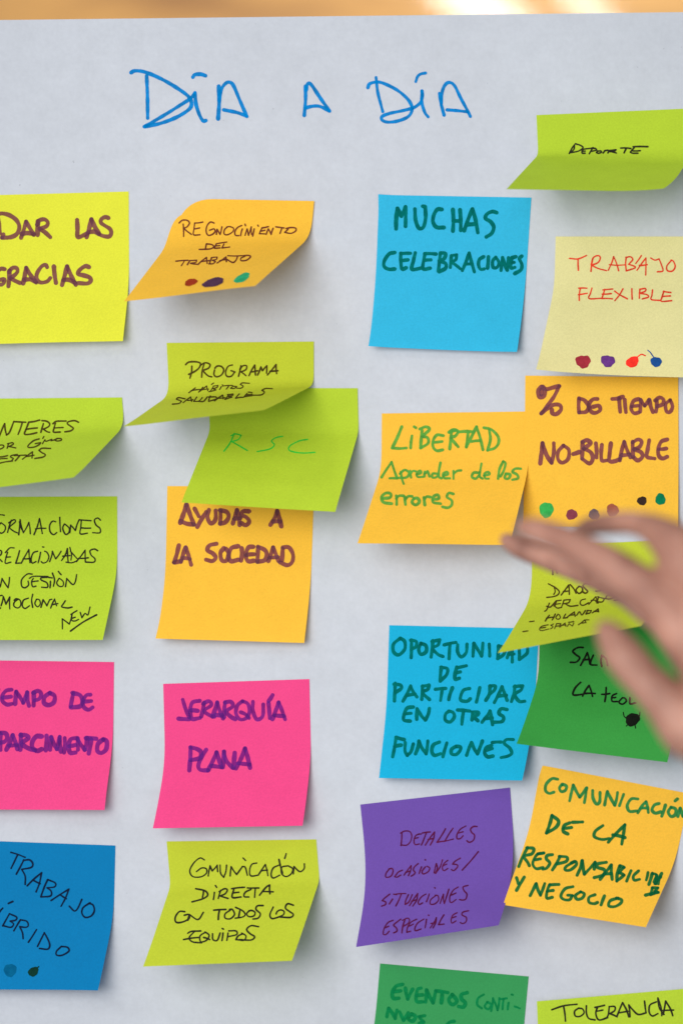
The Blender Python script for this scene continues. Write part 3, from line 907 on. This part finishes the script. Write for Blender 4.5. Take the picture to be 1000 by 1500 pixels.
write(sf, o, (735, 1220), 4, '85 265 95 300/130 262 105 305 85 340/165 370 185 330 200 300/200 300 210 335 225 368/225 368 240 330 250 300/280 305 265 340 262 385 295 380/265 345 300 340/280 308 332 305/'
      '415 318 370 330 345 370 360 392 395 395 412 370 385 368/460 348 430 370 440 392 470 385 482 360 460 348/545 365 510 380 510 410 540 418 560 410/600 372 580 425/680 385 635 400 625 430 660 435 695 415 700 395 670 385', 4.0, INKG2)

# --- lime, directa
o, sf = note('dir', (244, 1233), (463, 1230), (210, 1416.5), (428, 1408), LIME2,
             'yellow-green note lettered COMUNICACIÓN DIRECTA CON TODOS LOS EQUIPOS, bottom row', (0.24, 0.22), (0.14, 0.12))
write(sf, o, (250, 1250), 4.762, '235 48 205 35 165 65 135 115 140 150 165 168 215 165 250 140 248 110 215 105 180 130/262 160 275 90/275 90 290 125 325 85 328 130/345 85 348 140 370 170 385 130 390 85/'
      '415 160 422 95/422 95 460 150 500 95/500 95 520 100 535 155/505 35 522 52/600 70 565 80 550 125 560 160 610 155/610 155 640 110 660 80 678 158/630 125 675 120/755 85 715 105 700 150 715 175 760 155/'
      '755 45 765 90 780 140/815 90 775 100 775 145 805 165 840 145 850 110 820 90/805 5 795 38/855 145 860 95/860 95 900 130 930 110 932 75', 2.2, INKB)
write(sf, o, (250, 1250), 4.762, '175 250 240 265 258 295 225 320 150 342/230 262 222 310/305 275 298 325/312 228 320 240/350 260 332 318/338 270 375 250 395 258 380 285 345 300 400 318/440 255 430 310 490 308/432 280 475 275/425 250 515 240/'
      '560 255 520 275 512 305 545 308/535 245 615 245/590 250 585 310/620 295 665 240 690 225 692 285/640 270 715 272', 2.3, INKB)
write(sf, o, (250, 1250), 4.762, '98 410 60 410 32 450 40 485 90 480 130 455 125 430 95 435/120 470 130 430/130 430 190 465 228 415/300 400 385 395/340 400 332 465/415 400 380 425 380 455 415 460 445 430 430 395 410 395/'
      '452 380 500 403 520 430 500 448 450 456/482 405 474 450/548 404 530 425 545 445 580 440 588 415 565 402 545 405/645 368 605 370 595 395 625 425 610 455 575 462/715 378 692 430 705 458 745 450 785 432 790 408 765 398 742 410 735 426/'
      '855 365 815 355 800 385 830 410 855 430 835 450 765 448', 2.3, INKB)
write(sf, o, (250, 1250), 4.762, '120 560 145 548 210 545/165 550 130 590 150 620 215 628/90 605 195 590/240 555 205 580 210 620 250 610 268 575 240 552/230 590 272 605/292 565 295 605 325 610 345 560/365 560 358 612/360 528 368 532/'
      '400 560 392 610/405 545 455 545 460 570 400 585/500 565 470 580 455 605 510 610 525 580 495 560/612 515 560 508 530 535 555 565 585 585 560 608 480 605', 2.3, INKB)

# --- deep blue, left edge
o, sf = note('hib', (-50, 1231), (169, 1239), (-77, 1450), (143, 1451.5), BLUEP,
             'deep blue note with slanted black lettering TRABAJO ÍBRIDO, bottom left', (0.25, 0.25), (0.45, 0.45), bow=-9)
write(sf, o, (0, 1220), 5, '80 145 130 160 185 182/130 162 105 215 82 262/175 200 150 250 120 305/172 205 215 200 240 225 230 255 160 270/160 270 185 320 185 380/200 390 250 340 305 295/305 295 290 370 265 435/245 350 295 375/'
      '350 345 325 400 300 470/350 345 405 370 400 398 345 405/345 405 375 430 370 465 300 472/375 498 440 455 505 415/505 415 480 480 448 540/440 455 485 485/600 490 570 555 545 575 508 540/'
      '660 515 610 550 600 590 625 622 670 610 692 570 680 530 650 520', 2.3, INKN)
write(sf, o, (0, 1220), 5, '-5 585 20 555/62 520 95 505/70 595 45 640 20 685/70 595 122 620 115 642 75 650/75 650 100 670 80 695 20 682/150 640 125 680 102 720/150 640 195 650 208 680 190 695 145 690/145 690 165 735 170 778/'
      '268 712 235 765 208 805/325 735 300 785 275 835/325 735 350 780 365 825 350 855 290 850/450 835 415 870 415 898 455 900 505 870 495 842 450 835', 2.3, INKN)
blot(sf, o, 15, 1422, 9, 10, 0, ink((10, 100, 122), 0.35), 'faint green ink dot')
blot(sf, o, 49, 1424, 8.6, 6.2, -0.7, ink((12, 46, 34), 0.1), 'dark green ink dot', tail=[[(53, 1420), (57, 1416.5)]])

# --- green, bottom edge
o, sf = note('eve', (556.5, 1412), (774, 1431), (527, 1628), (752, 1648), GREEN2,
             'green note with tone-on-tone green lettering EVENTOS, cut by the bottom edge', (0.15, 0.3), (0.5, 0.5))
write(sf, o, (530, 1390), 3.7037, '220 195 185 205 165 240 170 270 200 270/170 235 210 230/235 215 248 275 275 220/320 215 300 225 295 285 330 290/298 255 328 252/345 290 350 225/350 225 385 295/385 295 400 230/'
      '400 230 465 240/435 240 430 295/490 250 470 280 490 305 515 285 490 250/570 240 540 250 540 275 560 295 550 318 525 315', 4.6, INKE)
write(sf, o, (530, 1390), 3.7037, '660 250 630 270 625 305 650 325/680 290 665 315 685 330 700 305 680 290/700 340 710 270/710 270 735 335/735 335 745 270/745 275 785 270/768 275 762 330/795 295 790 330/812 250 818 252/828 315 855 325', 3.0, INKE)
write(sf, o, (530, 1390), 3.7037, '135 370 145 325 180 380 190 335/205 345 225 390 250 350/270 355 250 380 275 395 290 370 270 355/340 365 310 370 320 385 335 400 310 407/500 395 475 400 455 420', 4.4, INKE)

# --- lime, bottom right
o, sf = note('tol', (786, 1467.5), (1005, 1449), (765, 1680), (990, 1668), LIME,
             'lime note lettered TOLERANCIA in black pen, cut by the bottom right corner', (0.2, 0.2), (0.5, 0.5), wave=2.5, h0=3.5)
write(sf, o, (770, 1420), 4.348, '165 260 240 235 325 225/240 238 248 285 252 332/335 250 310 270 315 300 345 302 370 280 360 255 335 250/385 235 385 280 400 315 440 325/455 245 445 285 465 325 520 310/450 270 490 262/440 245 500 232/'
      '530 245 525 290 515 310/530 240 565 240 565 265 535 285 580 305/580 300 600 250 615 215 640 260 655 305/590 280 650 270/662 305 655 230/655 230 680 260 715 290 765 280/765 280 755 205/'
      '830 210 790 230 785 275 805 300 840 285/840 185 860 245 865 298/840 190 850 250 880 290/875 290 885 235 890 205 920 255 935 298/870 265 940 262', 2.4, INKB)


# ------------------------------------------------------------------ hand
def build_hand():
    bm = bmesh.new()

    def ball(p, r):
        bmesh.ops.create_icosphere(bm, subdivisions=2, radius=r,
                                   matrix=__import__('mathutils').Matrix.Translation(p))

    def chain(pts):
        w = [(at(x, y, h), r * (H - h) / H * K) for x, y, h, r in pts]
        for (a, ra), (b, rb) in zip(w, w[1:]):
            n = max(2, int((b - a).length / (0.3 * min(ra, rb))))
            for i in range(n + 1):
                t = i / n
                ball(a.lerp(b, t), ra + (rb - ra) * t)

    # x, y in the photograph, height over the sheet, radius (photograph pixels)
    # middle finger, index finger lying against it, ring finger arched above, thumb below
    chain([(768, 773, 705, 14), (781, 775, 708, 18), (802, 781, 714, 20.5), (828, 791, 722, 22.5), (850, 803, 730, 24.5), (880, 819, 738, 27), (905, 834, 745, 29), (950, 866, 752, 33), (1000, 920, 762, 42), (1085, 1010, 765, 62)])
    chain([(744, 792, 470, 13), (758, 801, 470, 16.5), (778, 809, 472, 18), (802, 818, 476, 18.5), (850, 836, 492, 20), (880, 850, 520, 20), (925, 873, 570, 23), (978, 911, 650, 28), (1030, 968, 722, 44), (1095, 1040, 750, 60)])
    chain([(847, 777, 640, 10), (862, 771, 648, 14), (885, 767, 665, 17), (920, 765, 695, 18), (945, 770, 715, 20.5), (960, 777, 725, 25), (985, 795, 740, 35), (1020, 835, 755, 48), (1100, 930, 765, 66)])
    chain([(1015, 752, 640, 12), (1045, 760, 670, 18), (1085, 800, 700, 26), (1135, 885, 735, 54)])
    chain([(889, 924, 770, 18), (898, 937, 772, 24.5), (915, 962, 775, 31), (928, 978, 774, 32), (945, 997, 772, 31), (975, 1026, 768, 36), (1014, 1066, 762, 50), (1095, 1095, 755, 64)])
    chain([(1085, 1010, 765, 60), (1160, 970, 765, 76), (1250, 1045, 765, 82)])
    chain([(1095, 1095, 755, 62), (1170, 1090, 758, 72), (1250, 1075, 765, 78)])
    chain([(1095, 1040, 750, 58), (1170, 1040, 758, 72)])
    chain([(1135, 885, 748, 54), (1185, 965, 760, 74), (1260, 1050, 765, 82), (1420, 1120, 775, 80), (1700, 1230, 785, 102), (2150, 1400, 815, 126)])
    me = bpy.data.meshes.new('hand')
    bm.to_mesh(me)
    bm.free()
    tmp = bpy.data.objects.new('hand', me)
    COL.objects.link(tmp)
    rm = tmp.modifiers.new('r', 'REMESH')
    rm.mode = 'VOXEL'
    rm.voxel_size = 0.0013
    sm = tmp.modifiers.new('s', 'SMOOTH')
    sm.iterations = 4
    sm.factor = 0.5
    dg = bpy.context.evaluated_depsgraph_get()
    m2 = bpy.data.meshes.new_from_object(tmp.evaluated_get(dg))
    COL.objects.unlink(tmp)
    bpy.data.objects.remove(tmp)
    m2.name = 'hand'
    m2.polygons.foreach_set('use_smooth', [True] * len(m2.polygons))
    m2.materials.clear()
    m2.materials.append(skin_material())
    c = at(1250, 1050, 765)
    m2.transform(__import__('mathutils').Matrix.Translation(-c))
    o = bpy.data.objects.new('hand', m2)
    o.location = c
    COL.objects.link(o)
    return o


hand = build_hand()
tag(hand, 'bare hand with spread fingers reaching in from the right over the notes', 'hand')
